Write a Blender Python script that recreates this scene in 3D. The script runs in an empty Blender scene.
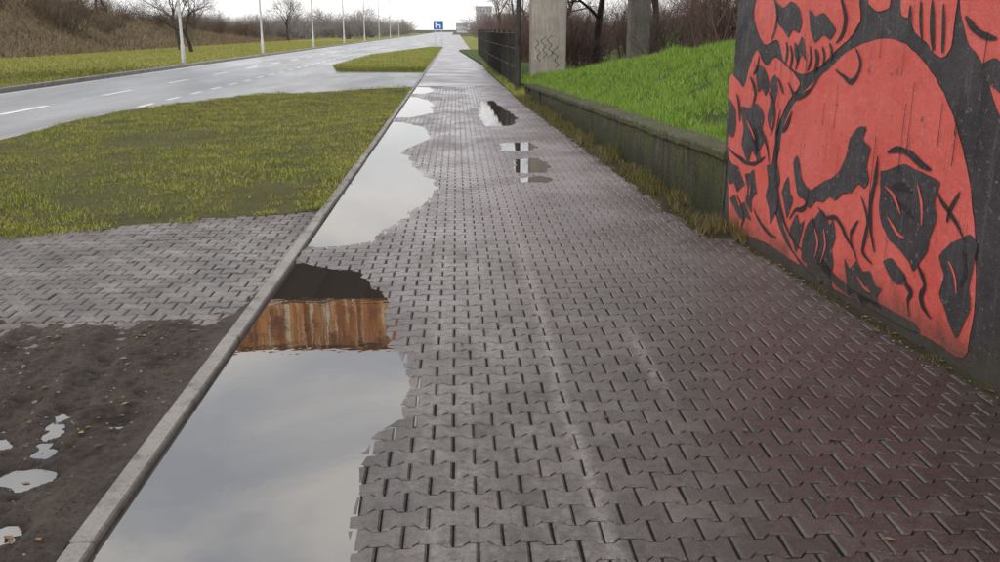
import bpy, math, random
import numpy as np
from mathutils import Vector, noise as mn
from mathutils.geometry import tessellate_polygon
random.seed(7); rng=np.random.default_rng(7)
scene=bpy.context.scene; COL=scene.collection
scene.view_settings.view_transform='Standard'
try: scene.view_settings.look='None'
except: pass
scene.view_settings.exposure=0

# ------------------------------------------------------------------ helpers
def N3(x,y,z=0.0): return mn.noise(Vector((x,y,z)))
def fbm(x,y,z=0.0,o=4):
    a=0;k=1;f=1
    for i in range(o):
        a+=k*N3(x*f,y*f,z*f+i*7.3);k*=.5;f*=2.05
    return a
def link(ob,parent=None):
    COL.objects.link(ob)
    if parent: ob.parent=parent
    return ob
def empty(name,loc=(0,0,0)):
    e=bpy.data.objects.new(name,None); e.location=loc; COL.objects.link(e); return e
def mk(name,V,F,mat,parent=None,smooth=False):
    me=bpy.data.meshes.new(name); me.from_pydata([tuple(v) for v in V],[],F); me.update()
    if smooth: me.polygons.foreach_set('use_smooth',[True]*len(me.polygons))
    if mat: me.materials.append(mat)
    return link(bpy.data.objects.new(name,me),parent)
def fast(name,V,F,mat,parent=None,smooth=False,make=True):
    V=np.asarray(V,dtype=np.float32);F=np.asarray(F,dtype=np.int32);k=F.shape[1]
    me=bpy.data.meshes.new(name)
    me.vertices.add(len(V));me.vertices.foreach_set('co',V.ravel())
    me.loops.add(F.size);me.loops.foreach_set('vertex_index',F.ravel())
    me.polygons.add(len(F));me.polygons.foreach_set('loop_start',np.arange(0,F.size,k,dtype=np.int32))
    try: me.polygons.foreach_set('loop_total',np.full(len(F),k,dtype=np.int32))
    except Exception: pass
    if smooth: me.polygons.foreach_set('use_smooth',np.ones(len(F),dtype=bool))
    me.update(calc_edges=True);me.validate()
    if mat: me.materials.append(mat)
    if not make: return me
    return link(bpy.data.objects.new(name,me),parent)
def grid(name,nu,nv,f,mat,parent=None,smooth=True):
    V=[f(i/nu,j/nv) for j in range(nv+1) for i in range(nu+1)]
    F=[(j*(nu+1)+i,j*(nu+1)+i+1,(j+1)*(nu+1)+i+1,(j+1)*(nu+1)+i) for j in range(nv) for i in range(nu)]
    return mk(name,V,F,mat,parent,smooth)
def boxdata(x0,x1,y0,y1,z0,z1,b=0.0):
    V=[];F=[]
    if b<=0:
        V=[(x0,y0,z0),(x1,y0,z0),(x1,y1,z0),(x0,y1,z0),(x0,y0,z1),(x1,y0,z1),(x1,y1,z1),(x0,y1,z1)]
        F=[(0,3,2,1),(4,5,6,7),(0,1,5,4),(1,2,6,5),(2,3,7,6),(3,0,4,7)]
        return V,F
    def ring(d,z): return [(x0+d+b,y0+d,z),(x1-d-b,y0+d,z),(x1-d,y0+d+b,z),(x1-d,y1-d-b,z),(x1-d-b,y1-d,z),(x0+d+b,y1-d,z),(x0+d,y1-d-b,z),(x0+d,y0+d+b,z)]
    R=[ring(b*.8,z0),ring(0,z0+b),ring(0,z1-b),ring(b*.8,z1)]
    for r in R: V+=r
    for k in range(3):
        for i in range(8):
            j=(i+1)%8; F.append((k*8+i,k*8+j,k*8+8+j,k*8+8+i))
    F.append(tuple(range(7,-1,-1)));F.append(tuple(range(24,32)))
    return V,F
def box(name,x0,x1,y0,y1,z0,z1,mat,parent=None,b=0.0):
    V,F=boxdata(x0,x1,y0,y1,z0,z1,b); return mk(name,V,F,mat,parent)
def boxes(name,L,mat,parent=None):
    V=[];F=[]
    for l in L:
        v,f=boxdata(*l);o=len(V);V+=v;F+=[tuple(i+o for i in q) for q in f]
    return mk(name,V,F,mat,parent)
def lathe(name,prof,mat,parent=None,n=14,loc=(0,0,0)):
    V=[];F=[]
    for r,z in prof:
        for i in range(n):
            a=2*math.pi*i/n; V.append((loc[0]+r*math.cos(a),loc[1]+r*math.sin(a),loc[2]+z))
    for k in range(len(prof)-1):
        for i in range(n):
            j=(i+1)%n;F.append((k*n+i,k*n+j,k*n+n+j,k*n+n+i))
    F.append(tuple(range((len(prof)-1)*n,len(prof)*n)))
    return mk(name,V,F,mat,parent,True)
def tubes(segs,k=3):
    S=np.asarray(segs,dtype=np.float64);P0=S[:,0:3];P1=S[:,3:6];R0=S[:,6];R1=S[:,7]
    D=P1-P0;L=np.linalg.norm(D,axis=1,keepdims=True);D=D/np.maximum(L,1e-6)
    ref=np.where(np.abs(D[:,2:3])>.9,np.array([[1.,0,0]]),np.array([[0,0,1.]]))
    A=np.cross(D,ref);A/=np.linalg.norm(A,axis=1,keepdims=True);B=np.cross(D,A)
    V=[]
    for P,R in((P0,R0),(P1,R1)):
        for i in range(k):
            a=2*math.pi*i/k;V.append(P+R[:,None]*(math.cos(a)*A+math.sin(a)*B))
    V=np.stack(V,1).reshape(-1,3);n=len(S);base=np.arange(n)[:,None]*2*k
    F=[]
    for i in range(k):
        j=(i+1)%k;F.append(base+np.array([[i,j,k+j,k+i]]))
    return V,np.concatenate(F,0)

# ------------------------------------------------------------------ materials
class MB:
    def __init__(s,name,rough=.6,spec=.5):
        s.m=bpy.data.materials.new(name);s.m.use_nodes=True;s.nt=s.m.node_tree
        s.b=s.nt.nodes['Principled BSDF'];s.b.inputs['Roughness'].default_value=rough
        s.b.inputs['Specular IOR Level'].default_value=spec
        g=s.nt.nodes.new('ShaderNodeNewGeometry');s.pos=g.outputs['Position'];s.isl=g.outputs['Random Per Island'];s.nor=g.outputs['Normal']
    def n(s,t,**kw):
        x=s.nt.nodes.new(t)
        for k,v in kw.items(): setattr(x,k,v)
        return x
    def put(s,sock,v):
        if isinstance(v,bpy.types.NodeSocket): s.nt.links.new(v,sock)
        else: sock.default_value=v if not isinstance(v,tuple) or len(v)!=3 or len(sock.default_value)==3 else (*v,1)
    def map(s,scale,vec=None):
        x=s.n('ShaderNodeMapping');s.put(x.inputs[0],vec or s.pos);x.inputs['Scale'].default_value=scale;return x.outputs[0]
    def noise(s,scale,detail=4,rough=.55,vec=None,dist=0):
        x=s.n('ShaderNodeTexNoise');s.put(x.inputs['Vector'],vec or s.pos);x.inputs['Scale'].default_value=scale
        x.inputs['Detail'].default_value=detail;x.inputs['Roughness'].default_value=rough;x.inputs['Distortion'].default_value=dist
        return x.outputs['Fac']
    def rng(s,v,a,b,c=0.,d=1.):
        x=s.n('ShaderNodeMapRange');x.clamp=True
        s.put(x.inputs[0],v)
        for i,q in enumerate((a,b,c,d)): x.inputs[1+i].default_value=q
        return x.outputs[0]
    def math(s,op,a,b=0.0):
        x=s.n('ShaderNodeMath',operation=op);s.put(x.inputs[0],a);s.put(x.inputs[1],b)
        return x.outputs[0]
    def mix(s,f,a,b,blend='MIX'):
        x=s.n('ShaderNodeMix',data_type='RGBA',blend_type=blend);s.put(x.inputs[0],f);s.put(x.inputs[6],a);s.put(x.inputs[7],b);return x.outputs[2]
    def sep(s):
        x=s.n('ShaderNodeSeparateXYZ');s.put(x.inputs[0],s.pos);return x.outputs
    def bump(s,h,st,d=.02):
        x=s.n('ShaderNodeBump');s.put(x.inputs['Height'],h);x.inputs['Strength'].default_value=st;x.inputs['Distance'].default_value=d
        s.nt.links.new(x.outputs[0],s.b.inputs['Normal'])
    def col(s,v): s.put(s.b.inputs['Base Color'],v)
    def rough(s,v): s.put(s.b.inputs['Roughness'],v)

def simple(name,c1,c2,scale=4,rough=.7,bst=.3,bs=30,spec=.4,metal=0):
    M=MB(name,rough,spec);M.col(M.mix(M.rng(M.noise(scale),.35,.65),c1,c2));M.bump(M.noise(bs),bst,.01)
    M.b.inputs['Metallic'].default_value=metal;return M.m

def paving(name,base1,base2,tracks_sheen=True):
    M=MB(name,.4,.65)
    x,y,z=M.sep()
    big=M.noise(.9,5,.6)
    fine=M.noise(170,3,.75)
    c=M.mix(M.isl,base1,base2)
    c=M.mix(M.rng(M.noise(2.2,5,.65),.38,.62,0,.8),c,(.030,.024,.022))
    if tracks_sheen:
        side=M.rng(M.math('ADD',x,M.math('MULTIPLY',M.math('SUBTRACT',big,.5),2.4)),.3,1.4)
        c=M.mix(M.math('MULTIPLY',side,.55),c,(.044,.028,.023))
        xo=M.math('ADD',x,M.math('MULTIPLY',M.math('SUBTRACT',M.noise(.8,2),.5),.10))
        def band(cx,w0,w1):
            d=M.math('ABSOLUTE',M.math('SUBTRACT',xo,cx));return M.rng(d,w0,w1,1,0)
        brk=M.rng(M.noise(3,4,.7,M.map((1,.25,1))),.38,.6)
        t0=M.math('MULTIPLY',band(.12,.1,.8),M.math('MULTIPLY',M.rng(M.noise(2.6,5,.7,M.map((1.5,.5,1))),.36,.6),.7))
        t1=M.math('MULTIPLY',band(-.10,.02,.14),brk);t2=M.math('MULTIPLY',band(.46,.012,.06),.9)
        t4=M.math('MULTIPLY',M.math('MULTIPLY',band(.92,.01,.05),M.rng(M.math('ABSOLUTE',M.math('SUBTRACT',y,4.2)),.2,.7,1,0)),.8)
        tr=M.math('MAXIMUM',M.math('MAXIMUM',t1,t2),M.math('MAXIMUM',t0,t4))
        tr=M.math('MULTIPLY',tr,M.rng(y,7,10,1,0))
        tr=M.math('MULTIPLY',tr,M.rng(M.noise(30,5,.8),.34,.58,.1,1))
        c=M.mix(M.math('MULTIPLY',tr,.66),c,(.34,.315,.30))
    c=M.mix(M.rng(fine,.5,.72,0,.45),c,(.18,.16,.148))
    c=M.mix(M.rng(M.noise(260,3,.7),.55,.68,0,.8),c,(.008,.007,.007))
    c=M.mix(M.rng(M.noise(22,5,.75),.5,.66,0,.6),c,(.018,.013,.012))
    if tracks_sheen:
        far_sheen=M.rng(y,3.8,10)
        c=M.mix(M.math('MULTIPLY',far_sheen,M.rng(big,.34,.6,.25,.8)),c,(.27,.232,.242))  # wet sheen of the middle distance painted into the base colour
    M.col(c)
    wet=M.rng(M.noise(1.3,5,.7,M.map((1,.5,1))),.38,.58)
    r=M.math('SUBTRACT',.48,M.math('MULTIPLY',wet,.32))
    M.rough(M.math('ADD',r,M.math('MULTIPLY',M.math('SUBTRACT',M.noise(40,4,.7),.5),.3)))
    M.bump(M.math('ADD',M.math('MULTIPLY',fine,.8),M.noise(50,4,.7)),.55,.005)
    return M.m
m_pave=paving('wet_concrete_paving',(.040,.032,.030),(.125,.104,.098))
m_pave2=paving('crossing_paving',(.095,.080,.073),(.21,.182,.17),False)
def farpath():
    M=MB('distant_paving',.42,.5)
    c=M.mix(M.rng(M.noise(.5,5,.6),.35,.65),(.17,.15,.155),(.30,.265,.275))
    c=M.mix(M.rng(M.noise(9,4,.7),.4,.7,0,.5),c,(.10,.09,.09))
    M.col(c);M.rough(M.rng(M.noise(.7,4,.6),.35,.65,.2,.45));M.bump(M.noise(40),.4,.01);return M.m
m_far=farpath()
def mk_joint():
    M=MB('joint_sand',.8,.15);c=M.mix(M.rng(M.noise(30),.4,.6),(.006,.005,.004),(.014,.012,.010))
    c=M.mix(M.rng(M.noise(1.5,4),.5,.68),c,(.013,.016,.007));M.col(c);M.bump(M.noise(200),.5,.004);return M.m
m_joint=mk_joint()
def mk_kerb():
    M=MB('kerb_concrete',.5,.45)
    c=M.mix(M.noise(3,5,.7),(.14,.13,.115),(.33,.31,.29));c=M.mix(M.rng(M.noise(60,3,.7),.5,.7,0,.7),c,(.08,.072,.062))
    c=M.mix(M.rng(M.noise(8,3),.55,.7,0,.6),c,(.06,.055,.035));M.col(c);M.rough(M.rng(M.noise(4),.4,.6,.35,.6));M.bump(M.noise(120,4,.7),.6,.004);return M.m
m_kerb=mk_kerb()
def mk_water():
    m=bpy.data.materials.new('puddle_water');m.use_nodes=True;nt=m.node_tree;nt.nodes.clear()
    o=nt.nodes.new('ShaderNodeOutputMaterial');mx=nt.nodes.new('ShaderNodeMixShader');f=nt.nodes.new('ShaderNodeFresnel');f.inputs[0].default_value=3.0
    d=nt.nodes.new('ShaderNodeBsdfDiffuse');d.inputs[0].default_value=(.04,.034,.028,1);g=nt.nodes.new('ShaderNodeBsdfGlossy');g.inputs['Roughness'].default_value=.0
    g.inputs[0].default_value=(.98,.97,.96,1)
    tc=nt.nodes.new('ShaderNodeNewGeometry');n=nt.nodes.new('ShaderNodeTexNoise');n.inputs['Scale'].default_value=9;n.inputs['Detail'].default_value=2
    nt.links.new(tc.outputs['Position'],n.inputs['Vector'])
    b=nt.nodes.new('ShaderNodeBump');b.inputs['Strength'].default_value=.03;b.inputs['Distance'].default_value=.01
    nt.links.new(n.outputs['Fac'],b.inputs['Height']);nt.links.new(b.outputs[0],g.inputs['Normal'])
    nt.links.new(f.outputs[0],mx.inputs[0]);nt.links.new(d.outputs[0],mx.inputs[1]);nt.links.new(g.outputs[0],mx.inputs[2]);nt.links.new(mx.outputs[0],o.inputs[0]);return m
m_water=mk_water()
def mk_mud():
    M=MB('wet_mud',.6,.45);x,y,z=M.sep()
    c=M.mix(M.rng(M.noise(3,6,.65),.35,.65),(.045,.030,.020),(.125,.092,.068))
    c=M.mix(M.rng(M.noise(30,5,.8),.5,.64,0,.75),c,(.19,.145,.11));c=M.mix(M.rng(M.noise(60,5,.8),.52,.62,0,.95),c,(.009,.006,.004))
    low=M.rng(M.math('ADD',z,M.math('MULTIPLY',M.math('SUBTRACT',M.noise(5,4),.5),.02)),-.012,.012,1,0)
    c=M.mix(M.math('MULTIPLY',low,.6),c,(.03,.021,.015))
    M.col(c);M.rough(M.math('SUBTRACT',.66,M.math('MULTIPLY',low,.5)))
    M.bump(M.math('ADD',M.noise(22,7,.8),M.math('MULTIPLY',M.noise(90,5,.8),.7)),.9,.06);return M.m
m_mud=mk_mud()
def mk_soil(name,c1,c2,c3):
    M=MB(name,.85,.2);c=M.mix(M.rng(M.noise(1.2,6,.65),.35,.65),c1,c2);c=M.mix(M.rng(M.noise(25,5,.75),.42,.65,0,.8),c,c3)
    M.col(c);M.bump(M.noise(22,6,.75),1.0,.05);return M.m
m_lawnbase=mk_soil('lawn_turf',(.085,.095,.024),(.14,.135,.04),(.07,.055,.03))
m_slopebase=mk_soil('embankment_turf',(.05,.09,.016),(.08,.13,.025),(.05,.045,.02))
m_verge=mk_soil('far_verge_grass',(.19,.21,.04),(.28,.255,.07),(.13,.145,.035))
m_dry=mk_soil('dry_hill_grass',(.12,.085,.05),(.19,.15,.085),(.06,.042,.03))
m_dirt=mk_soil('gutter_dirt',(.05,.036,.024),(.075,.062,.034),(.03,.034,.014))
m_ground=mk_soil('ground_earth',(.07,.075,.035),(.11,.09,.06),(.05,.045,.03))
def mk_blade(name,c1,c2,c3,dry,dk=(.05,.08,.016),da=.45):
    M=MB(name,.55,.3);c=M.mix(M.isl,c1,c2);c=M.mix(M.rng(M.noise(1.1,4,.6),.4,.66),c,c3)
    c=M.mix(M.rng(M.noise(2.7,4,.7,M.map((1,1,1))),.54,.70,0,.75),c,dry)
    c=M.mix(M.rng(M.noise(9,4,.7),.5,.68,0,da),c,dk)
    M.col(c);return M.m
m_blade=mk_blade('lawn_blades',(.14,.19,.024),(.31,.34,.065),(.34,.31,.065),(.32,.25,.12))
m_blade2=mk_blade('embankment_blades',(.10,.19,.022),(.26,.40,.06),(.20,.31,.04),(.27,.27,.08),(.05,.10,.015))
m_weed=mk_blade('weed_blades',(.07,.085,.02),(.15,.15,.04),(.16,.11,.05),(.18,.11,.06))
def mk_road():
    M=MB('wet_asphalt',.35,.5);c=M.mix(M.rng(M.noise(.4,4,.6,M.map((1,.15,1))),.35,.65),(.19,.19,.20),(.31,.305,.315))
    c=M.mix(M.rng(M.noise(60,3,.7),.45,.7,0,.4),c,(.10,.10,.10));M.col(c);M.rough(M.rng(M.noise(.6,4,.6,M.map((1,.2,1))),.35,.65,.25,.45));M.bump(M.noise(90),.3,.006);return M.m
m_road=mk_road()
m_white=simple('road_paint',(.7,.7,.69),(.85,.85,.83),6,.5)
def mk_wallconc(name,c1,c2,moss,mossamt,foot=0,streak=.85):
    M=MB(name,.8,.3);x,y,z=M.sep()
    c=M.mix(M.rng(M.noise(1.7,6,.65),.35,.65),c1,c2)
    st=M.noise(3,5,.7,M.map((6,6,.5)));c=M.mix(M.rng(st,.42,.58,0,streak),c,(.03,.026,.018))
    c=M.mix(M.math('MULTIPLY',M.rng(M.noise(4,5,.7),.42,.56),mossamt),c,moss)
    if foot:
        f=M.rng(M.math('ADD',z,M.math('MULTIPLY',M.math('SUBTRACT',M.noise(4,5,.7),.5),.6)),.05,.55,.9,0);c=M.mix(f,c,(.022,.025,.010))
    c=M.mix(M.rng(M.noise(45,4,.7),.5,.64,0,streak),c,(.015,.014,.010))
    M.col(c);M.bump(M.math('ADD',M.noise(14,6,.7),M.math('MULTIPLY',M.noise(90,3),.4)),.9 if foot else .4,.03);return M.m
m_low=mk_wallconc('mossy_concrete',(.20,.18,.135),(.085,.078,.05),(.075,.088,.022),.8,1)
m_pillar=mk_wallconc('pillar_concrete',(.42,.39,.34),(.32,.29,.25),(.24,.22,.185),.3,0,.22)
m_deck=mk_wallconc('deck_concrete',(.10,.095,.09),(.05,.045,.045),(.05,.05,.04),.3)
def mk_rust():
    M=MB('rusty_steel',.75,.3);v=M.map((2.4,2.4,.12))
    c=M.mix(M.rng(M.noise(1.6,6,.7,v),.38,.62),(.36,.11,.025),(.76,.34,.10));c=M.mix(M.rng(M.noise(2.3,4,.7,v),.52,.60),c,(.80,.70,.52))
    c=M.mix(M.rng(M.noise(2,5,.7),.5,.66,0,.9),c,(.14,.04,.015));M.col(c);M.bump(M.noise(30,4),.4,.01);return M.m
m_rust=mk_rust()
def mk_paint(name,c1,c2,wear,amt):
    M=MB(name,.5,.35);x,y,z=M.sep()
    c=M.mix(M.rng(M.noise(2.2,5,.65),.3,.7),c1,c2)
    c=M.mix(M.rng(M.noise(4,6,.8,M.map((7,7,.4))),.54,.74,0,amt),c,wear)
    c=M.mix(M.rng(M.noise(30,5,.8),.60,.68,0,amt),c,(.42,.36,.34))
    c=M.mix(M.rng(M.noise(11,6,.8),.62,.66,0,.9),c,(.10,.08,.078))
    c=M.mix(M.rng(M.noise(3,4,.8,M.map((14,14,.25))),.65,.69,0,.8),c,(.06,.045,.045))
    foot=M.rng(M.math('ADD',z,M.math('MULTIPLY',M.math('SUBTRACT',M.noise(5,5,.7),.5),.55)),.0,.30,.9,0)
    c=M.mix(foot,c,(.055,.048,.036))
    M.col(c);M.rough(M.rng(M.noise(6),.4,.6,.4,.65));M.bump(M.math('ADD',M.noise(10,5,.65),M.math('MULTIPLY',M.noise(70,4,.7),.3)),.6,.016);return M.m
m_red=mk_paint('red_mural_paint',(.56,.085,.067),(.67,.14,.115),(.33,.055,.048),.75)
m_blk=mk_paint('black_mural_paint',(.030,.026,.030),(.062,.055,.060),(.16,.14,.14),.65)
m_blk2=mk_paint('black_line_paint',(.018,.014,.016),(.032,.027,.03),(.08,.05,.05),.4)
m_bark=simple('bark',(.035,.027,.022),(.07,.055,.045),8,.9)
m_twig=simple('thicket_twigs',(.085,.052,.043),(.19,.125,.105),.25,.9)
m_twigL=simple('brown_scrub_twigs',(.10,.07,.05),(.17,.125,.09),.2,.9)
m_hazy=simple('haze_tinted_twigs',(.20,.18,.175),(.30,.275,.265),.1,.95)  # aerial haze put into the twig colour
m_pole=simple('galvanised_steel',(.42,.43,.44),(.55,.56,.57),3,.45,.05,spec=.5)
m_fence=simple('dark_fence_steel',(.02,.022,.02),(.045,.04,.035),5,.6)
m_blue=simple('sign_blue',(.02,.12,.40),(.03,.15,.46),2,.4,.02)
m_build=simple('hazed_render',(.5,.5,.5),(.6,.6,.6),.2,.8)  # wall colour lightened to paint in distance haze
m_glass=simple('hazed_window_glass',(.25,.26,.28),(.32,.33,.34),.4,.3)  # panes made paler, distance haze mixed into their colour
m_leaf=MB('fallen_leaves',.7,.3);m_leaf.col(m_leaf.mix(m_leaf.isl,(.06,.035,.015),(.24,.17,.09)));m_leaf=m_leaf.m
m_stone=MB('pebbles',.7,.3);m_stone.col(m_stone.mix(m_stone.isl,(.06,.05,.04),(.25,.22,.19)));m_stone=m_stone.m

# ------------------------------------------------------------------ layout (metres; y runs along the path)
def interp(x,T):
    if x<=T[0][0]: return T[0][1]
    for (a,b),(c,d) in zip(T,T[1:]):
        if x<=c: return b+(d-b)*(x-a)/(c-a)
    return T[-1][1]
KL=-1.17
def wallx(s): return 2.685-.073*s
def lowx(s): return 2.17-.034*(s-7.1)
REDGE=[(7.0,1.97),(10.3,1.84),(21,1.47),(38,1.2),(61,1.2),(300,1.2)]
def redge(s):
    if s<6.9: return wallx(s)+.02
    return interp(s,REDGE)
PUD=[
 [(-1.5,0.9),(-.55,.9),(-.42,1.8),(-.338,2.48),(-.39,2.93),(-.42,3.30),(-.29,3.5),(-.25,3.8),(-.274,4.19),(-.38,4.48),(-.38,4.81),(-.50,5.41),(-.70,6.0),(-1.08,6.23),(-1.5,6.25)],
 [(-1.5,6.72),(-1.05,6.74),(-.66,6.92),(-.56,7.51),(-.30,8.6),(-.22,9.3),(-.28,9.9),(-.56,11.05),(-.74,12.3),(-.42,13.7),(-.55,15.4),(-1.0,16.4),(-1.5,16.6)],
 [(-1.5,17.2),(-.9,17.3),(-.5,18.2),(-.52,20),(-.69,21.7),(-1.0,22.6),(-1.5,22.8)],
 [(-1.5,23.6),(-.8,23.9),(-.6,25),(-.8,26.5),(-1.5,27.0)],
 [(.50,15.6),(.95,15.7),(1.12,17.0),(1.06,18.6),(.9,20.0),(.85,21.4),(.58,21.2),(.50,19.5),(.42,17.4)],
 [(.62,12.4),(.95,12.3),(1.17,12.7),(1.02,13.3),(.66,13.2)],
 [(.68,10.4),(1.0,10.35),(1.16,10.9),(1.02,11.6),(.74,11.5)],
 [(.70,9.72),(.98,9.68),(1.10,9.9),(.96,10.1),(.74,10.05)],
]
def sdist(px,py,P):
    best=1e9;ins=False;n=len(P)
    for i in range(n):
        x0,y0=P[i];x1,y1=P[(i+1)%n];dx=x1-x0;dy=y1-y0
        t=max(0,min(1,((px-x0)*dx+(py-y0)*dy)/(dx*dx+dy*dy)))
        d=(px-x0-t*dx)**2+(py-y0-t*dy)**2
        if d<best: best=d
        if (y0>py)!=(y1>py) and px<(x1-x0)*(py-y0)/(y1-y0)+x0: ins=not ins
    return math.sqrt(best)*(1 if ins else -1)
BB=[(min(p[1] for p in P),max(p[1] for p in P)) for P in PUD]
def zpath(c,s):
    d=-1
    for P,(a,b) in zip(PUD,BB):
        if a-.5<s<b+.5: d=max(d,sdist(c,s,P))
    z=max(-.03,min(.013,-.085*d+.0055*N3(c*4,s*4,2)+.003*N3(c*11,s*11,5)))
    return z+.002*N3(c*1.3,s*.9)

mk('ground',[(-3000,-300,-.2),(3000,-300,-.2),(3000,5000,-.2),(-3000,5000,-.2)],[(0,1,2,3)],m_ground)

# ------------------------------------------------------------------ paving blocks
def make_blocks(name,x0,x1f,s0,s1,zf,mat,jit=.0008,P=.113,L=.163,tl=1.0):
    V=[];F=[]
    hp=P/2;am=.011
    prof=[(-.5*L,1),(-.33*L,1),(-.18*L,-1),(.18*L,-1),(.33*L,1),(.5*L,1)]
    outl=[(x,-(hp+a*am)) for x,a in prof]+[(x,hp+a*am) for x,a in reversed(prof)]
    def shape(gx,gy):
        return [((x/(.5*L))*(.5*L-gx),y-math.copysign(gy,y)) for x,y in outl]
    A=shape(.0034,.0034);B=shape(.0105,.0095);n=12
    rows=int((s1-s0)/P)
    for r in range(rows):
        s=s0+(r+.5)*P
        lim=x1f(s)
        x=x0+(0.0 if r%2 else -L/2)+L/2-L
        while x<lim+L:
            lo=x0;hi=lim
            if x+L/2>lo+.02 and x-L/2<hi-.02:
                zj=random.uniform(-jit,jit)
                tx=random.gauss(0,.006)*tl;ty=random.gauss(0,.007)*tl;rz=random.gauss(0,.009)
                o=len(V);ox=random.gauss(0,.0009);zs=[]
                for ring,dz in((B,0),(A,-.006),(A,-.06)):
                    for k,(qx,qy) in enumerate(ring):
                        X=x+qx-rz*qy+ox;Y=s+qy+rz*qx
                        X=max(lo,min(hi,X))
                        if dz==0: zs.append(zf(X,Y)+zj+tx*(X-x)+ty*(Y-s))
                        V.append((X,Y,zs[k]+dz))
                for k in range(2):
                    for i in range(n):
                        j=(i+1)%n;F.append((o+k*n+j,o+k*n+i,o+k*n+n+i,o+k*n+n+j))
                F.append(tuple(range(o,o+n)))
            x+=L
    return mk(name,V,F,mat)
PATH_END=27.02
make_blocks('paved_path',KL,redge,-1.4,PATH_END,zpath,m_pave)
def fj(u,v):
    s=-1.4+v*28.4;a=KL;b=redge(s)+.02;c=a+u*(b-a)
    return (c,s,zpath(c,s)-.0092)
grid('path_joint_sand',40,320,fj,m_joint)
pud=empty('puddle')
for i,P in enumerate(PUD):
    n=len(P);cx=sum(p[0] for p in P)/n;cy=sum(p[1] for p in P)/n
    Q=[]
    for (x,y) in P:
        d=math.hypot(x-cx,y-cy);k=(d+.14)/d
        Q.append((max(KL+.002,cx+(x-cx)*k),cy+(y-cy)*k))
    tri=tessellate_polygon([[Vector((a,b,0)) for a,b in Q]])
    mk('water_%d'%(i+1),[(a,b,0) for a,b in Q],[tuple(t) for t in tri],m_water,pud)

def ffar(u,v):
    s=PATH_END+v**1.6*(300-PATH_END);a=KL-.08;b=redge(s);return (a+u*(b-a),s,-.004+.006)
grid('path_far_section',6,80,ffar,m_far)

V=[];F=[];s=-1.4
while s<86:
    l=1.0;dz=random.uniform(-.003,.004);dx=random.uniform(-.003,.003)
    v,f=boxdata(KL-.082+dx,KL-.002+dx,s+.003,s+l-.003,-.15,.032+dz,.007);o=len(V);V+=v;F+=[tuple(i+o for i in q) for q in f];s+=l
mk('path_kerb',V,F,m_kerb)

# ------------------------------------------------------------------ left: mud, crossing, lawn
def front(c): return 8.15+(c+1.25)*.43+.10*N3(c*2.2,1)+.05*N3(c*9,4)
def zcross(c,s): return .012+.004*N3(c*1.2,s*1.2,3)-.02*max(0,(5.3-s))*.6
make_blocks('crossing_pavement',-7.0,lambda s:KL-.085,4.5,8.5,zcross,m_pave2,jit=.0022,tl=2)
grid('crossing_joint_sand',60,40,lambda u,v:(-7+u*5.75,4.5+v*4.0,zcross(-7+u*5.75,4.5+v*4)-.007),m_joint)
def fmud(u,v):
    c=-5.2+u*3.945;s=.2+v*5.3
    e=4.95+.10*N3(c*1.7,2)+.06*N3(c*6,5)
    rough=.026*fbm(c*6,s*6,2,5)+.012*N3(c*25,s*25,4)+.006*N3(c*50,s*50,6)
    h=.016+.026*fbm(c*1.6,s*1.6,1)
    for k,(a,b) in enumerate(((-1.55,-.13),(-2.15,-.16))):
        d=c-(a+b*(s-2.5)+.04*N3(s*1.3,k));g=math.exp(-(d/.06)**2)
        h-=.020*g;rough*=1-.5*g;h+=.012*math.exp(-((abs(d)-.10)/.035)**2)
        h+=.004*g*math.sin(s*70)
    for (bc,bs,rc,rs) in ((-1.98,3.36,.30,.13),(-1.60,3.12,.16,.10),(-1.50,2.72,.10,.12)):
        w=math.hypot((c-bc)/rc,(s-bs)/rs)+.35*N3(c*5,s*5,11)
        g=max(0,min(1,1.35-w));g=g*g*(3-2*g);h=h*(1-g)+(-.014)*g;rough*=(1-.82*g)
    h+=rough
    t=max(0,min(1,(s-e+.25)/.5));h=h*(1-t)+(.0)*t-.03*max(0,s-e)*3+.006*N3(c*14,s*14,1)*t
    k=max(0,min(1,(c+1.42)/.17));h=h*(1-k)+(.022+.006*N3(c*20,s*20))*k
    return (c,s,h)
grid('mud_ground',330,400,fmud,m_mud)
mk('mud_ground_outer',[(-7,-1.4,.005),(-5.19,-1.4,.005),(-5.19,4.6,-.005),(-7,4.6,-.005)],[(0,1,2,3)],m_mud)
mk('mud_puddle',[(-2.6,2.5,-.011),(-1.38,2.5,-.011),(-1.38,3.7,-.011),(-2.6,3.7,-.011)],[(0,1,2,3)],m_water)
def back(c): return interp(c,[(-6.9,18.6),(-6.5,19.5),(-5.2,22.7),(-3.5,24.4),(-1.25,26.3)])
def zlawn(c,s): return .045+.06*fbm(c*.5,s*.35,5,3)+.03*N3(c*2.3,s*2.3,8)
def flawn(u,v):
    c=-6.75+u*5.49;a=front(c);b=back(c);s=a+v*(b-a);e=min(v,1-v,(1-u)*1.0)
    z=zlawn(c,s);z=max(z,.03)*min(1,e*30+.3)
    return (c,s,z)
grid('lawn',110,220,flawn,m_lawnbase)
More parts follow.
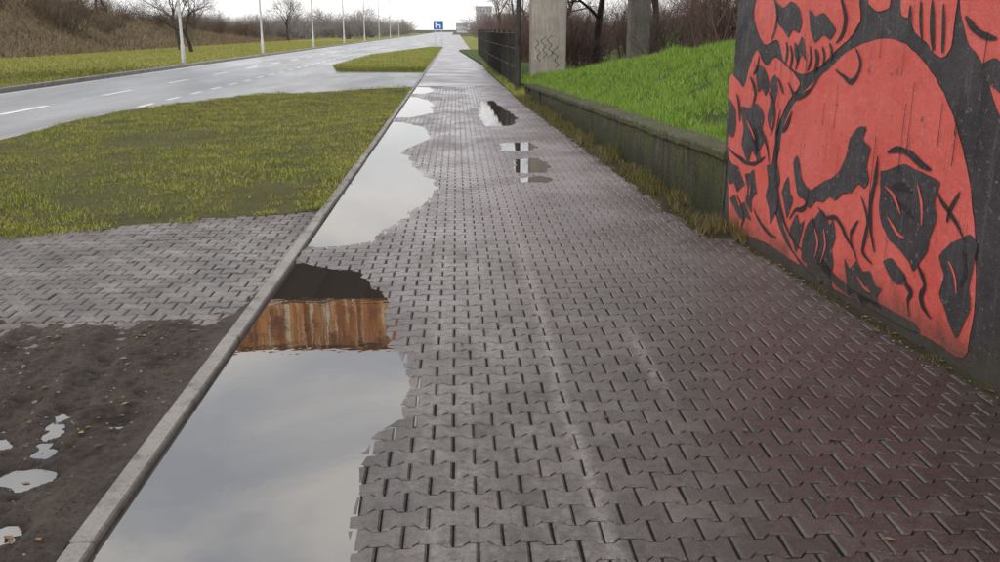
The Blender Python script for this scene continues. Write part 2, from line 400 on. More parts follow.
def blades(name,pts,hmin,hmax,w,mat,lean=.5):
    n=len(pts);P=np.asarray(pts);a=rng.uniform(0,2*math.pi,n);h=rng.uniform(hmin,hmax,n);b=rng.uniform(0,2*math.pi,n);le=rng.uniform(0,lean,n)*h
    ww=rng.uniform(.6,1.3,n)*w
    if P.shape[1]>3: h=h*P[:,3];P=P[:,:3]
    dx=np.cos(a)*ww/2;dy=np.sin(a)*ww/2
    V=np.zeros((n,3,3));V[:,0]=P;V[:,1]=P;V[:,2]=P
    V[:,0,0]-=dx;V[:,0,1]-=dy;V[:,1,0]+=dx;V[:,1,1]+=dy
    V[:,2,0]+=np.cos(b)*le;V[:,2,1]+=np.sin(b)*le;V[:,2,2]+=h
    return fast(name,V.reshape(-1,3),np.arange(n*3).reshape(-1,3),mat)
pts=[]
while len(pts)<100000:
    c=random.uniform(-6.75,-1.22);v=random.random()**1.35;a=front(c);b=back(c);s=a+v*(b-a)-.05*random.random()
    m=fbm(c*.8,s*.6,9,3)+.45*N3(c*5,s*5,3)
    d=math.hypot((c+4.3)/.9,(s-13.6)/1.0)
    if m<-.45 or (d<1 and random.random()<.9): continue
    if random.random()<max(0,(.05-m))*.9: continue
    pts.append((c,s,max(.02,zlawn(c,s))-.005,max(.6,1+1.1*N3(c*3.5,s*3.5,12))))
blades('lawn_grass',pts,.018,.046,.010,m_blade,1.2)
mk('driveway_asphalt',[(-6.9,17.5,-.004),(KL-.083,17.5,-.004),(KL-.083,37.5,-.004),(-6.9,37.5,-.004)],[(0,1,2,3)],m_road)
L2=[(35.8,-4.6),(42,-5.6),(60,-5.6),(88,-2.2)]
def fl2(u,v):
    s=35.8+v*52;l=interp(s,L2);r=KL-.09;return (l+u*(r-l),s+ (1-u)*.8*(1-v),.05+.03*N3(u*5,s*.4) if 0<u<1 and 0<v<1 else .0)
grid('roadside_lawn',14,90,fl2,m_verge)
pts=[]
for i in range(24000):
    v=random.random()**1.5;s=36+v*50;pts.append((random.uniform(interp(s,L2),KL-.1),s,.04))
blades('roadside_grass',pts,.03,.08,.03,m_blade,.8)

# ------------------------------------------------------------------ road
grid('road',4,90,lambda u,v:(-12+u*5.45,-20+v*v*620,-.008),m_road)
mk('road_shoulder',[(-6.56,37,-.012),(KL-.09,37,-.012),(KL-.09,600,-.012),(-6.56,600,-.012)],[(0,1,2,3)],m_road)
V=[];F=[]
def strip(x0,x1,y0,y1,z=-.003):
    o=len(V);V.extend([(x0,y0,z),(x1,y0,z),(x1,y1,z),(x0,y1,z)]);F.append((o,o+1,o+2,o+3))
s=2.
while s<300: strip(-9.02,-8.84,s,s+2.2);s+=5.4
strip(-11.75,-11.63,-20,300);s=0
while s<200: strip(-6.9,-6.78,s,s+1.0);s+=2.0
mk('road_markings',V,F,m_white)
V=[];F=[];s=-20
while s<220:
    v,f=boxdata(-12.17,-12.005,s+.005,s+1.99,-.15,.11,.015);o=len(V);V+=v;F+=[tuple(i+o for i in q) for q in f];s+=2
mk('road_kerb',V,F,m_kerb)
def zhill(c,s):
    t=max(0,min(1,(-24-c)/12));H=interp(s,[(0,6.5),(60,5.4),(73,4.4),(95,3.0),(131,.9),(170,.4),(400,.4)])
    t=t*t*(3-2*t);return .07+H*t*(1+.15*N3(c*.15,s*.12))+.15*fbm(c*.4,s*.3)*(t+.1)
def fver(u,v):
    s=-20+v**1.5*420;c=-12.16-u*12.5;return (c,s,max(.06,zhill(c,s)))
grid('road_verge',12,120,fver,m_verge)
def fhill(u,v):
    s=-20+v**1.4*420;c=-24.6-u*u*70;return (c,s,zhill(c,s)-.01)
grid('dry_grass_hill',40,130,fhill,m_dry)
pts=[]
for i in range(40000):
    s=28+random.random()**1.4*100;c=random.uniform(-24,-12.2);pts.append((c,s,max(.06,zhill(c,s))))
blades('road_verge_grass',pts,.04,.10,.045,mk_blade('verge_blades',(.19,.22,.04),(.35,.33,.07),(.34,.31,.07),(.33,.27,.10)),.8)
pts=[]
for i in range(40000):
    s=40+random.random()**1.3*110;c=-24-random.random()*16;pts.append((c,s,zhill(c,s)-.03))
blades('dry_hill_tussocks',pts,.15,.45,.07,mk_blade('dry_blades',(.14,.10,.06),(.27,.20,.11),(.19,.14,.08),(.10,.07,.045),(.06,.05,.03)),.9)

# ------------------------------------------------------------------ mural wall
wall=empty('graffiti_wall')
def wp(s,z,off):
    nx,ny=-1/math.hypot(1,.073),-.073/math.hypot(1,.073)
    return (wallx(s)+nx*off,s+ny*off,z)
S0,S1=-2,7.13
A=wp(S0,-.12,0);B=wp(S1,-.12,0)
th=.42;ch=.012
ringb=[(A[0],A[1]),(A[0]+th,A[1]),(B[0]+th,B[1]),(B[0]+ch,B[1]),(B[0],B[1]-ch)]
V=[(x,y,-.12) for x,y in ringb]+[(x,y,3.5) for x,y in ringb];n=5
F=[(i,(i+1)%n,n+(i+1)%n,n+i) for i in range(n)]+[tuple(range(n,2*n)),tuple(range(n-1,-1,-1))]
mk('wall_body',V,F,m_blk,wall)
o=.04;ringc=[(A[0]-o,A[1]-o),(A[0]+th+o,A[1]-o),(B[0]+th+o,B[1]+o),(B[0]-o,B[1]+o)]
V=[(x,y,3.502) for x,y in ringc]+[(x,y,3.66) for x,y in ringc];n=4
mk('coping',V,[(i,(i+1)%n,n+(i+1)%n,n+i) for i in range(n)]+[tuple(range(n,2*n)),(3,2,1,0)],m_pillar,wall)
def parse(t): return [tuple(int(q)/100 for q in p.split(',')) for p in t.split()]
def smoothpoly(P,closed=True,k=6,wob=.006,seed=0,T=.8):
    n=len(P);out=[]
    R=range(n) if closed else range(n-1)
    for i in R:
        if closed: p=[P[(i+j-1)%n] for j in range(4)]
        else: p=[P[max(0,min(n-1,i+j-1))] for j in range(4)]
        for q in range(k):
            t=q/k
            def f(a,b,c,d):
                cr=.5*((2*b)+(-a+c)*t+(2*a-5*b+4*c-d)*t*t+(-a+3*b-3*c+d)*t**3)
                return T*cr+(1-T)*(b+(c-b)*t)
            x=f(*[z[0] for z in p]);y=f(*[z[1] for z in p])
            out.append((x+wob*N3(x*13,y*13,seed)+wob*.4*N3(x*45,y*45,seed),y+wob*N3(x*13,y*13,seed+9)+wob*.4*N3(x*45,y*45,seed+5)))
    if not closed: out.append(P[-1])
    return out
RED=['616,80 609,102 587,121 556,136 533,148 507,154 486,155 467,150 448,140 432,127 419,112 407,93 398,71 391,44 390,22 393,9 411,9 435,9 467,8 501,7 537,7 569,12 590,22 608,39 617,59',
'719,118 703,123 688,118 679,134 668,145 650,135 634,141 610,134 593,126 606,115 619,100 625,79 626,57 614,35 593,19 569,10 594,10 627,11 659,9 674,5 699,12',
'675,181 676,166 656,150 633,153 620,139 591,132 564,139 548,148 532,156 523,165 526,176 530,190 560,210 600,215 640,205',
'482,180 481,168 472,165 465,158 455,154 448,149 439,147 434,152 434,164 434,178 440,200 470,200',
'432,178 427,163 421,154 412,148 403,139 396,128 385,120 358,117 330,130 310,160 310,210 360,240 420,215',
'513,181 516,174 506,170 494,171 494,181 500,190',
'300,95 270,120 230,128 190,110 170,75 172,30 200,10 260,9 295,30 310,60']
# solid black shapes: sockets with pointed corners, nose, masses under the cheek
BLK=['483,85 475,87 462,92 450,91 440,90 428,88 430,78 427,70 430,60 431,52 437,44 441,39 446,43 455,47 466,50 475,56 480,64 481,75',
'421,52 414,60 407,64 400,68 394,65 394,55 395,44 392,34 395,26 399,17 405,21 411,28 417,34 415,44',
'592,74 587,80 582,74 577,66 570,62 562,61 553,66 544,70 534,74 527,80 522,90 520,99 512,106 503,107 505,100 496,96 498,86 494,78 498,73 506,74 512,68 521,66 530,60 538,61 545,56 555,55 563,49 572,53 581,54 586,62',
'691,102 684,104 674,103 664,108 654,106 645,100 647,92 641,84 648,76 655,70 663,73 668,63 676,68 684,76 682,88','634,66 626,68 617,70 610,60 613,50 611,40 620,26 624,36 632,44 629,54',
'569,24 566,34 560,42 554,44 547,51 540,49 534,44 530,48 525,38 528,30 524,22 526,14 523,6 534,8 540,5 548,9 556,8 560,13 567,14',
'512,28 505,24 498,30 490,26 482,28 475,22 468,22 472,16 466,10 478,11 486,7 494,12 503,8 506,14',
'717,107 708,104 701,100 698,90 700,80 706,78 712,82','710,61 700,58 688,58 680,52 672,46 680,42 686,38 694,44 704,42','673,54 664,56 657,60 652,50 648,44 656,38 655,28 662,30 668,34 666,44',
'640,178 628,174 616,178 604,174 597,166 600,158 610,160 616,155 625,160 634,164','588,172 578,168 568,170 558,165 550,160 556,154 566,157 576,152 584,160','606,152 600,150 595,156 590,150 587,141 594,144 598,138 604,144',
'408,145 400,148 392,144 386,138 390,132 398,135 404,138',
'668,134 658,135 648,131 640,122 646,114 652,119 660,116 664,124',
'470,37 462,41 454,38 447,35 442,28 448,30 456,28 462,31',
'370,165 340,170 325,150 340,135 365,140','270,95 235,100 220,75 240,60 268,70','215,60 190,70 185,45 205,35',
'588,30 580,42 574,36 568,40 571,28 576,16 582,22','606,52 598,64 593,54 588,50 594,36 600,44',
'545,17 520,10 500,8 470,8 440,8 428,10 435,13 470,13 500,13 522,16 540,23','700,30 690,35 680,28 670,33 655,22 665,22 676,19 688,24','717,96 712,84 714,70 706,60 714,62 718,80',
'640,100 636,112 640,124 632,130 626,120 630,108 634,92','660,92 654,86 650,76 644,68 652,66 658,76 664,84']
# brush lines that follow the forms: skull contour, brow, cheek, jaw, teeth
STR=['478,96 468,99 456,98 444,94 436,93','551,52 540,48 527,50 518,46 511,41 502,36 496,30','449,36 445,31 440,28 442,23 439,15','438,44 433,40 429,35 431,29 428,24 420,20',
'545,137 536,134 525,131 518,136 517,143 524,150','610,126 603,121 597,117 586,119 575,124 565,133','618,108 622,92 621,79 618,64 613,53 605,40 595,31 582,24 568,20',
'714,70 700,67 686,65 672,63 658,64 646,68 638,72','652,32 642,26 631,22 620,19 608,19','700,112 694,104 690,92','472,172 471,165 469,159','463,174 461,164 458,155','453,174 451,163 447,150','443,172 441,162 439,149',
'645,185 640,177 636,169 638,160 643,152','549,180 543,173 539,166 541,158 548,152','430,84 424,79 417,75 409,70 402,64','500,68 494,62 490,55 491,46 492,38 487,35 480,33',
'425,166 418,161 411,158 400,156','686,36 676,30 669,23 671,16 675,8','657,93 648,88 640,84 634,77 630,68','640,118 632,111 628,104 628,96 632,88',
'612,197 606,191 600,186 590,190','618,152 615,146 617,136','611,150 607,143 609,134','602,149 598,142 600,134','582,150 579,142 583,134','574,148 570,142 573,134','565,150 561,144 563,138','556,152 552,147 554,142',
'487,93 487,80 489,66 486,52 479,40','566,60 568,50 574,46 582,44 590,36','500,54 505,48 507,44 504,36','676,126 668,121 664,114 668,106','662,142 664,134 670,128','628,128 622,124 616,118','600,108 606,98 612,92','548,34 553,38 556,44','418,70 416,78 411,86','470,78 462,80 450,79','466,70 456,70 446,66','402,60 399,50 401,42']
def mural(name,L,mat,off):
    V=[];F=[]
    for a,P in enumerate(L):
        tri=tessellate_polygon([[Vector((x,y,0)) for x,y in P]]);o=len(V)
        V+= [wp(x,max(.015,y),off) for x,y in P];F+=[tuple(i+o for i in t) for t in tri]
    return mk(name,V,F,mat,wall)
mural('mural_red',[smoothpoly(parse(p),seed=i,wob=.008,T=1) for i,p in enumerate(RED[:1])],m_red,.004)
mural('mural_red_skulls',[smoothpoly(parse(p),seed=i+3) for i,p in enumerate(RED[1:])],m_red,.005)
mural('mural_black',[smoothpoly(parse(p),seed=i+20,T=.55,wob=.004) for i,p in enumerate(BLK)],m_blk,.009)
def stroke(P,wmax,seed,wmin=.002):
    Q=smoothpoly(P,False,6,.003,seed,1);n=len(Q);l=[];r=[]
    for j,(x,y) in enumerate(Q):
        a=Q[max(0,j-1)];b=Q[min(n-1,j+1)];dx,dy=b[0]-a[0],b[1]-a[1];d=math.hypot(dx,dy) or 1
        w=wmin+wmax*math.sin(math.pi*min(1,(j+.6)/(n)))**.8*(1+.6*N3(x*9,y*9))
        l.append((x-dy/d*w,y+dx/d*w));r.append((x+dy/d*w,y-dx/d*w))
    return l+r[::-1]
SP=[stroke(parse(p),.012 if i%3 else .017,i) for i,p in enumerate(STR)]
for i in range(30):
    x=random.uniform(3.95,7.0);y=random.uniform(.5,1.75);h=random.uniform(.08,.4);w=random.uniform(.0012,.003)
    SP.append([(x-w,y),(x+w,y),(x+w*.8,y-h*.5),(x+w*1.4,y-h*.96),(x,y-h),(x-w*1.4,y-h*.96),(x-w*.8,y-h*.5)])
mural('mural_lines',SP,m_blk2,.012)
# thin red accents drawn back over the black sockets
ACC=['476,78 466,74 458,66','470,62 460,56 452,54','412,52 406,46 403,38','552,38 546,30 548,20','540,40 536,30 540,18','676,94 666,88 658,82','494,22 486,18 478,17','446,84 440,74 438,64','660,48 660,40']
mural('mural_red_accents',[stroke(parse(p),.007,i) for i,p in enumerate(ACC)],m_red,.014)

# low retaining wall
def wt(s): return interp(s,[(7.1,.66),(22,.34),(30,.1)])
low=empty('low_retaining_wall')
def flow(name,s0,s1):
    prof=[(0.0,-.1),(0.0,.3),(0,.6),(0.0,.84),(.0,.89),(-.03,.90),(-.03,.975),(-.018,1.0),(.1,1.0),(.275,1.0),(.285,.97),(.285,-.1)]
    V=[];F=[];n=len(prof);m=max(2,int((s1-s0)/.10))
    for j in range(m+1):
        s=s0+(s1-s0)*j/m
        for (o,h) in prof:
            H=wt(s);z=H*h if h<.87 else H-(1-h)*.66
            V.append((lowx(s)+o+.014*N3(s*3,z*6,1),s,z+.012*N3(s*2.5,o*9,5)+.008*N3(s*9,o*9,5)))
    for j in range(m):
        for i in range(n-1): F.append((j*n+i,j*n+i+1,(j+1)*n+i+1,(j+1)*n+i))
    F.append(tuple(range(n)));F.append(tuple(range(m*n+n-1,m*n-1,-1)))
    return mk(name,V,F,m_low,low)
s=7.16
i=0
while s<22: e=min(s+2.0,22.2);flow('segment_%d'%(i+1),s,e-.02);s=e;i+=1
def fdirt(u,v):
    s=6.7+v*15.8;a=redge(s)-.09-.07*N3(s*2.3,1)-.04*N3(s*8,2);b=(lowx(s) if s>7.13 else wallx(s))+.02
    return (a+u*(b-a),s,.004+.05*u+.02*N3(u*6,s*5)*min(1,u*3) )
grid('gutter_dirt',8,200,fdirt,m_dirt)
grid('wall_foot_dirt',5,160,lambda u,v:(wallx(-1+v*7.8)-.07-.035*N3(v*30,3)+u*(.09+.035*N3(v*30,3)),-1+v*7.8,.004+.03*u+.008*N3(u*5,v*60)*u),m_dirt)
pts=[]
while len(pts)<8000:
    s=6.6+random.random()*15.8;a=redge(s)-.05;b=(lowx(s) if s>7.13 else wallx(s))
    u=random.random()**.6;c=a+u*(b-a)
    g=N3(s*1.8,c*3,4)
    if g<-.1 and random.random()<.85: continue
    pts.append((c,s,.01+.04*u,max(.5,1+1.6*N3(s*1.1,2))))
blades('wall_foot_weeds',pts,.03,.13,.008,m_weed,.9)
pts=[]
while len(pts)<500:
    s=-.5+random.random()*7.5;c=wallx(s)-random.random()**2*.07
    if N3(s*2.5,0,14)<.1: continue
    pts.append((c,s,.012))
blades('wall_foot_grass',pts,.01,.045,.005,m_weed,.9)

# embankment
def zemb(c,s):
    c0=lowx(s)+.25;zb=wt(s)-.06 if s<30 else .06
    P=interp(s,[(6,2.3),(10,2.1),(14,1.8),(18,1.32),(24,.5),(30,.15),(60,.1)])
    d=max(0,c-c0);h=.60*d;P2=max(P-zb,.02);h=P2*(1-math.exp(-(h/P2)**1.5)) if h>0 else 0
    if c>9: h+=min(3.0,(c-9)*.28)
    return zb+h+.045*fbm(c*.9,s*.7,6)*min(1,d*3)
def femb(u,v):
    s=3+v*70;a=(lowx(s)+.24) if s>7.2 else 2.9;c=a+u*u*40;return (c,s,zemb(c,s))
grid('grassy_embankment',46,240,femb,m_slopebase)
pts=[]
while len(pts)<115000:
    s=7.2+random.random()**1.2*21;a=lowx(s)+.22;c=a+random.random()**1.2*4.2
    g=N3(c*2,s*2,7)
    if g<-.40: continue
    pts.append((c,s,zemb(c,s)-.01,max(.6,1+1.5*N3(c*2.5,s*2.5,17))))
blades('embankment_grass',pts,.04,.12,.011,m_blade2,1.1)
grid('right_verge',6,120,lambda u,v:(redge(22+v*v*200)+u*(4-redge(30)),22+v*v*200,.03+.02*N3(u*4,v*100)),m_verge)
pts=[]
while len(pts)<22000:
    s=21.5+random.random()**1.6*40;c=redge(s)+random.random()*2.5;pts.append((c,s,.02))
blades('right_verge_grass',pts,.04,.16,.02,m_blade,.8)

# ------------------------------------------------------------------ bridge on pillars
br=empty('railway_bridge')
def pillar(name,cx,cy,w,d,h):
    V,F=boxdata(cx-w/2,cx+w/2,cy-d/2,cy+d/2,-.3,h,.03);mk(name,V,F,m_pillar,br)
    box(name+'_cap',cx-w/2-.15,cx+w/2+.15,cy-d/2-.15,cy+d/2+.15,h+.002,h+.4,m_pillar,br,.03)
for i,(cx,cy,w,d) in enumerate(((2.60,26.4,.98,.8),(6.1,31,.66,.7),(-17.5,26.4,1,.8),(-17.5,31,1,.8))): pillar('pillar_%d'%(i+1),cx,cy,w,d,5.54)
box('deck_slab',-20,16,25.35,31.3,6.35,6.75,m_deck,br,.02)
for i,y in enumerate((25.05,31.3)):
    box('girder_web_%d'%(i+1),-20,16,y+.12,y+.16,6.0,7.40,m_rust,br)
    box('girder_bottom_flange_%d'%(i+1),-20,16,y,y+.28,5.955,5.998,m_rust,br)
    box('girder_top_flange_%d'%(i+1),-20,16,y,y+.28,7.402,7.45,m_rust,br)
boxes('girder_stiffeners',[(x,x+.03,25.03,25.168,6.0,7.40) for x in np.arange(-19.5,16,1.5)],m_rust,br)
boxes('cross_beams',[(x,x+.2,25.4,31.2,6.0,6.348) for x in np.arange(-19.5,16,1.5)],m_deck,br)
V=[];F=[]
for k in range(4):
    x=2.28+.17*k;z=.55+.3*random.random();p=random.random()*6
    for q in range(12):
        f=lambda t:(x+.06*math.sin(t*1.3+p)+.03*math.sin(t*.5),z+t*.05)
        x0,z0=f(q);x1,z1=f(q+1);o=len(V)
        V+=[(x0,25.994,z0),(x0+.022,25.994,z0),(x1+.022,25.994,z1),(x1,25.994,z1)];F.append((o,o+1,o+2,o+3))
mk('pillar_tags',V,F,m_deck,br)

# fence
fen=empty('mesh_fence')
L=[];xf=lambda s:interp(s,[(25,1.62),(40,1.38),(60,1.4)])
s=25.0
while s<60: L.append((xf(s)-.03,xf(s)+.03,s-.03,s+.03,0,1.6,.008));s+=2.5
boxes('posts',L,m_fence,fen)
S=[]
s=25.0
while s<60:
    S.append((xf(s),s,.08,xf(s),s,1.5,.005,.005));s+=.16
for z in(.1,.6,1.1,1.5):
    for s in np.arange(25,59,2.5): S.append((xf(s),s,z,xf(s+2.5),s+2.5,z,.012,.012))
v,f=tubes(S,4);fast('wires',v,f,m_fence,fen)
gp=empty('gate_post');lathe('shaft',[(.07,0),(.065,2.0),(.055,4.6),(.0,4.65)],m_fence,gp,10,(1.62,24.2,0));lathe('collar',[(.10,0),(.10,.12),(.075,.16)],m_fence,gp,10,(1.62,24.2,0));box('hinge',1.55,1.60,24.0,24.1,1.3,1.42,m_fence,gp)

# ------------------------------------------------------------------ lamps, sign, buildings
for i,s in enumerate((44,62,84,107,131,156,182,210)):
    e=empty('street_lamp',(-12.75,s,0))
    lathe('pole',[(.10,0),(.10,.9),(.07,.95),(.06,4),(.045,8.6),(.04,9)],m_pole,e,12)
    sg=[];p=(0,0,9.0)
    for k in range(6):
        a=k/5*1.2;q=(1.6*math.sin(a),0,9.0+.35*math.sin(a*1.2));sg.append((*p,*q,.045,.04));p=q
    v,f=tubes(sg,6);fast('arm',v,f,m_pole,e)
    V,F=boxdata(p[0]-.1,p[0]+.65,-.13,.13,p[2]-.07,p[2]+.06,.03);mk('lamp_head',V,F,m_pole,e)
sg=empty('road_sign',(-2.1,112,0))
lathe('post_left',[(.04,0),(.04,2.7)],m_pole,sg,8,(-.4,0,0));lathe('post_right',[(.04,0),(.04,2.7)],m_pole,sg,8,(.4,0,0))
box('panel',-.6,.6,-.06,-.042,1.6,2.6,m_blue,sg,.006)
boxes('symbol',[(-.35,-.15,-.075,-.063,1.8,2.4),(-.146,.25,-.075,-.063,2.05,2.18),(.15,.3,-.075,-.063,1.75,2.046)],m_white,sg)
def block(name,x0,x1,y0,d,h,fl,cols):
    e=empty(name);box('walls',x0,x1,y0,y0+d,-.2,h,m_build,e);box('roof',x0-.3,x1+.3,y0-.3,y0+d+.3,h+.002,h+.4,m_pole,e)
    L=[];fw=(x1-x0)/cols;fh=h/fl
    for r in range(fl):
        for c in range(cols): L.append((x0+(c+.22)*fw,x0+(c+.78)*fw,y0-.05,y0-.01,r*fh+.3*fh,r*fh+.8*fh))
    boxes('windows',L,m_glass,e);box('door',x0+.1*fw,x0+.5*fw,y0-.1,y0-.06,0,min(2.2,fh*.8),m_glass,e)
block('apartment_block',9.5,16.5,430,12,11.5,4,5)
block('apartment_block',17.0,30,420,12,8,3,7)
block('apartment_block',0,7,560,12,5,2,6)

# ------------------------------------------------------------------ bare trees and thickets
def grow(S,p,d,L,r,lvl,R,up=.06,nch=4):
    p=Vector(p);d=Vector(d).normalized();n=3
    for i in range(n):
        d=(d+Vector((R.gauss(0,.13),R.gauss(0,.13),R.gauss(0,.08)+up))).normalized();q=p+d*L/n
        r0=r*(1-.5*i/n);r1=r*(1-.5*(i+1)/n);S.append((*p,*q,r0,r1))
        if lvl>0 and (i>0 or lvl<4):
            for k in range(R.choice((1,2,2)) if i<n-1 else nch-1):
                a=R.uniform(0,6.28);t=R.uniform(.45,.95);ax=d.orthogonal().normalized();bx=d.cross(ax)
                dd=d*math.cos(t)+(ax*math.cos(a)+bx*math.sin(a))*math.sin(t)
                grow(S,q,dd,L*R.uniform(.55,.8),r1*.62,lvl-1,R,up,nch)
        p=q
def tree(seed,L,r,lvl,up=.05):
    R=random.Random(seed);S=[];grow(S,(0,0,-.2),(R.gauss(0,.05),R.gauss(0,.05),1),L,r,lvl,R,up,3);return S
tm=[]
for sd in (1,2,3):
    v,f=tubes(tree(sd,3.0,.20,5),4);tm.append(fast('bare_tree_mesh',v,f,m_bark,make=False))
def put_tree(x,y,z,k,rot,i):
    o=bpy.data.objects.new('bare_tree',tm[i%3]);o.location=(x,y,z);o.scale=(k,k,k);o.rotation_euler=(0,0,rot);COL.objects.link(o)
for i,(x,y,z,k) in enumerate(((5.2,35,.3,.95),(8.6,40,.3,1.0),(5.0,47,.1,1.0),(9.5,27,1.0,.8),(11,34,1.5,1.0),(-18.5,66,0.05,.8),(-21,72,.05,.9),(-33,88,2.2,.9),(-35,97,2.2,1.0),(-38,76,4.5,.8),(-31,105,1.2,1.0),(-33,120,.8,1.1),(-40,140,.6,1.2),(-24,135,.1,1.0),(3.6,60,0,.9),(6,75,0,1.1),(4.5,95,0,1.1),(-30,165,0,1.2),(-26,190,0,1.2),(-22,230,0,1.2))):
    put_tree(x,y,z,k,i*1.7,i)
def shrubseg(seed,stems=13):
    R=random.Random(seed);S=[]
    for k in range(stems):
        a=R.uniform(0,6.28);t=R.uniform(.05,.6);d=(math.cos(a)*t,math.sin(a)*t,1)
        grow(S,(R.gauss(0,.2),R.gauss(0,.2),-.1),d,R.uniform(.7,1.3),.018,2,R,.03,3)
    return np.array(S)
SH=[shrubseg(k) for k in range(4)]
def thicket(name,places,mat,k=3,thin=1.0):
    out=[]
    for i,(x,y,z,sc,h) in enumerate(places):
        S=SH[i%4].copy();a=random.uniform(0,6.28);ca,sa=math.cos(a),math.sin(a)
        for o in(0,3):
            X=S[:,o].copy();Y=S[:,o+1].copy();S[:,o]=x+(X*ca-Y*sa)*sc;S[:,o+1]=y+(X*sa+Y*ca)*sc;S[:,o+2]=z+S[:,o+2]*h
        S[:,6:8]*=sc*thin;out.append(S)
    v,f=tubes(np.concatenate(out),k);return fast(name,v,f,mat)
U=random.uniform
pl=[]
for i in range(50): s=U(14,30);c=U(5.2,14);pl.append((c,s,zemb(c,s),U(.9,1.5),U(1.0,1.7)))
for i in range(60): s=U(33,62);c=U(2.6,16);pl.append((c,s,.1 if c<9 else zemb(c,s),U(1,1.7),U(1.1,1.9)))
for i in range(30): s=U(62,110);c=U(2.6,16);pl.append((c,s,0,U(1.3,2),U(1.2,2.)))
pl=[q for q in pl if not(22<q[1]<31 and 4.3<q[0]<6.4)]
thicket('scrub_thicket',pl,m_twig)
pl=[]
for i in range(100): s=U(55,150);c=-24.5-U(3,22);pl.append((c,s,zhill(c,s)-.1,U(1.2,2.2),U(1.0,2.2)))
thicket('hillside_scrub',pl,m_twigL)
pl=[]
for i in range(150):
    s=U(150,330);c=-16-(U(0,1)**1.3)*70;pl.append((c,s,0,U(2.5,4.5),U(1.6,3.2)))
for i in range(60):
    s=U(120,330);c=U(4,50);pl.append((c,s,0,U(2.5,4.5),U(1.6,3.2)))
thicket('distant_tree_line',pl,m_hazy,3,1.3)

# ------------------------------------------------------------------ debris
def leaves(name,P,smin,smax,mat):
    V=[];F=[]
    for (x,y,z) in P:
        a=U(0,6.28);l=U(smin,smax);w=l*U(.4,.7);o=len(V);ca,sa=math.cos(a),math.sin(a)
        for (u,v,h) in((-l,0,0),(0,-w,.25*l),(l,0,.1*l),(0,w,.35*l)):
            V.append((x+u*ca-v*sa,y+u*sa+v*ca,z+h*U(.2,1)))
        F.append((o,o+1,o+2,o+3))
    return mk(name,V,F,mat)
P=[]
for i in range(420):
    s=U(1,22);c=(redge(s)-abs(random.gauss(0,.12))) ;P.append((c,s,.03))
for i in range(160): c,s=U(-3,-1.3),U(1.8,4.9);P.append((c,s,fmud((c+5.2)/3.945,(s-.2)/5.3)[2]+.004))
for i in range(260): c=U(-6.5,-1.3);s=U(front(c),24);P.append((c,s,zlawn(c,s)+.02))
for i in range(50): P.append((U(-.2,2.2),U(1.8,9),.018))
leaves('fallen_leaves',P,.008,.024,m_leaf)
V=[];F=[]
for i in range(800):
    if i<600: x,y=U(-3.2,-1.3),U(1.6,5.0);z=fmud((x+5.2)/3.945,(y-.2)/5.3)[2]
    else:
        y=U(1.5,10);x=redge(y)-abs(random.gauss(0,.09));z=.018
    r=U(.003,.010);o=len(V)
    for (a,b,c) in((1,0,0),(0,1,0),(-1,0,0),(0,-1,0),(0,0,.7),(0,0,-.7)): V.append((x+a*r*U(.7,1.2),y+b*r*U(.7,1.2),z+c*r))
    F+=[(o+a,o+b,o+4) for a,b in((0,1),(1,2),(2,3),(3,0))]+[(o+b,o+a,o+5) for a,b in((0,1),(1,2),(2,3),(3,0))]
mk('pebbles',V,F,m_stone)

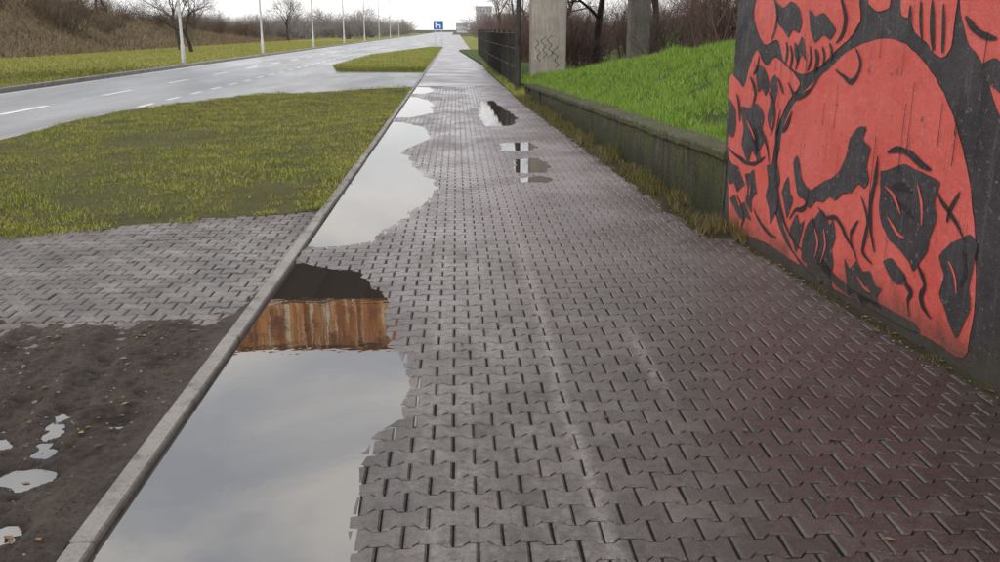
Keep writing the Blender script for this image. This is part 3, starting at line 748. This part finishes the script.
# ------------------------------------------------------------------ sky and sun
w=bpy.data.worlds.new('World');scene.world=w;w.use_nodes=True;nt=w.node_tree
bg=nt.nodes['Background'];bg.inputs[1].default_value=.14
sky=nt.nodes.new('ShaderNodeTexSky');sky.sky_type='NISHITA';sky.sun_disc=False
el=math.radians(38);az=math.radians(215);sky.sun_elevation=el;sky.sun_rotation=az
tc=nt.nodes.new('ShaderNodeTexCoord');mp=nt.nodes.new('ShaderNodeMapping');mp.inputs['Scale'].default_value=(1,1,2.0);mp.inputs['Location'].default_value=(.3,.7,0)
nt.links.new(tc.outputs['Generated'],mp.inputs[0])
n1=nt.nodes.new('ShaderNodeTexNoise');n1.inputs['Scale'].default_value=3.4;n1.inputs['Detail'].default_value=7;n1.inputs['Roughness'].default_value=.5;n1.inputs['Distortion'].default_value=.4
nt.links.new(mp.outputs[0],n1.inputs['Vector'])
cr=nt.nodes.new('ShaderNodeValToRGB');cr.color_ramp.elements[0].position=.38;cr.color_ramp.elements[0].color=(.58,.62,.69,1)
cr.color_ramp.elements[1].position=.60;cr.color_ramp.elements[1].color=(1,.97,.93,1)
nt.links.new(n1.outputs['Fac'],cr.inputs[0])
sx=nt.nodes.new('ShaderNodeSeparateXYZ');nt.links.new(tc.outputs['Generated'],sx.inputs[0])
mr=nt.nodes.new('ShaderNodeMapRange');mr.inputs[1].default_value=.0;mr.inputs[2].default_value=.22;mr.inputs[3].default_value=.9;mr.inputs[4].default_value=0
nt.links.new(sx.outputs[2],mr.inputs[0])
hz=nt.nodes.new('ShaderNodeMix');hz.data_type='RGBA';nt.links.new(mr.outputs[0],hz.inputs[0]);nt.links.new(cr.outputs[0],hz.inputs[6]);hz.inputs[7].default_value=(1,.99,.98,1)
sc=nt.nodes.new('ShaderNodeVectorMath');sc.operation='SCALE';sc.inputs['Scale'].default_value=10.5;nt.links.new(hz.outputs[2],sc.inputs[0])
mx=nt.nodes.new('ShaderNodeMix');mx.data_type='RGBA';mx.inputs[0].default_value=.92
nt.links.new(sky.outputs[0],mx.inputs[6]);nt.links.new(sc.outputs[0],mx.inputs[7]);nt.links.new(mx.outputs[2],bg.inputs[0])
sl=bpy.data.lights.new('sun','SUN');sl.energy=1.4;sl.angle=math.radians(12);sl.color=(1,.95,.88)
so=bpy.data.objects.new('sun',sl);COL.objects.link(so)
dirv=Vector((math.sin(az)*math.cos(el),math.cos(az)*math.cos(el),math.sin(el)))
so.rotation_euler=dirv.to_track_quat('Z','Y').to_euler()

cam=bpy.data.cameras.new('camera');cam.lens=32.4;cam.sensor_width=36;cam.clip_end=8000;cam.clip_start=.05
co=bpy.data.objects.new('camera',cam);COL.objects.link(co);co.location=(0,0,1.6)
co.rotation_euler=(math.radians(90-15.6),0,math.radians(-2.7));scene.camera=co
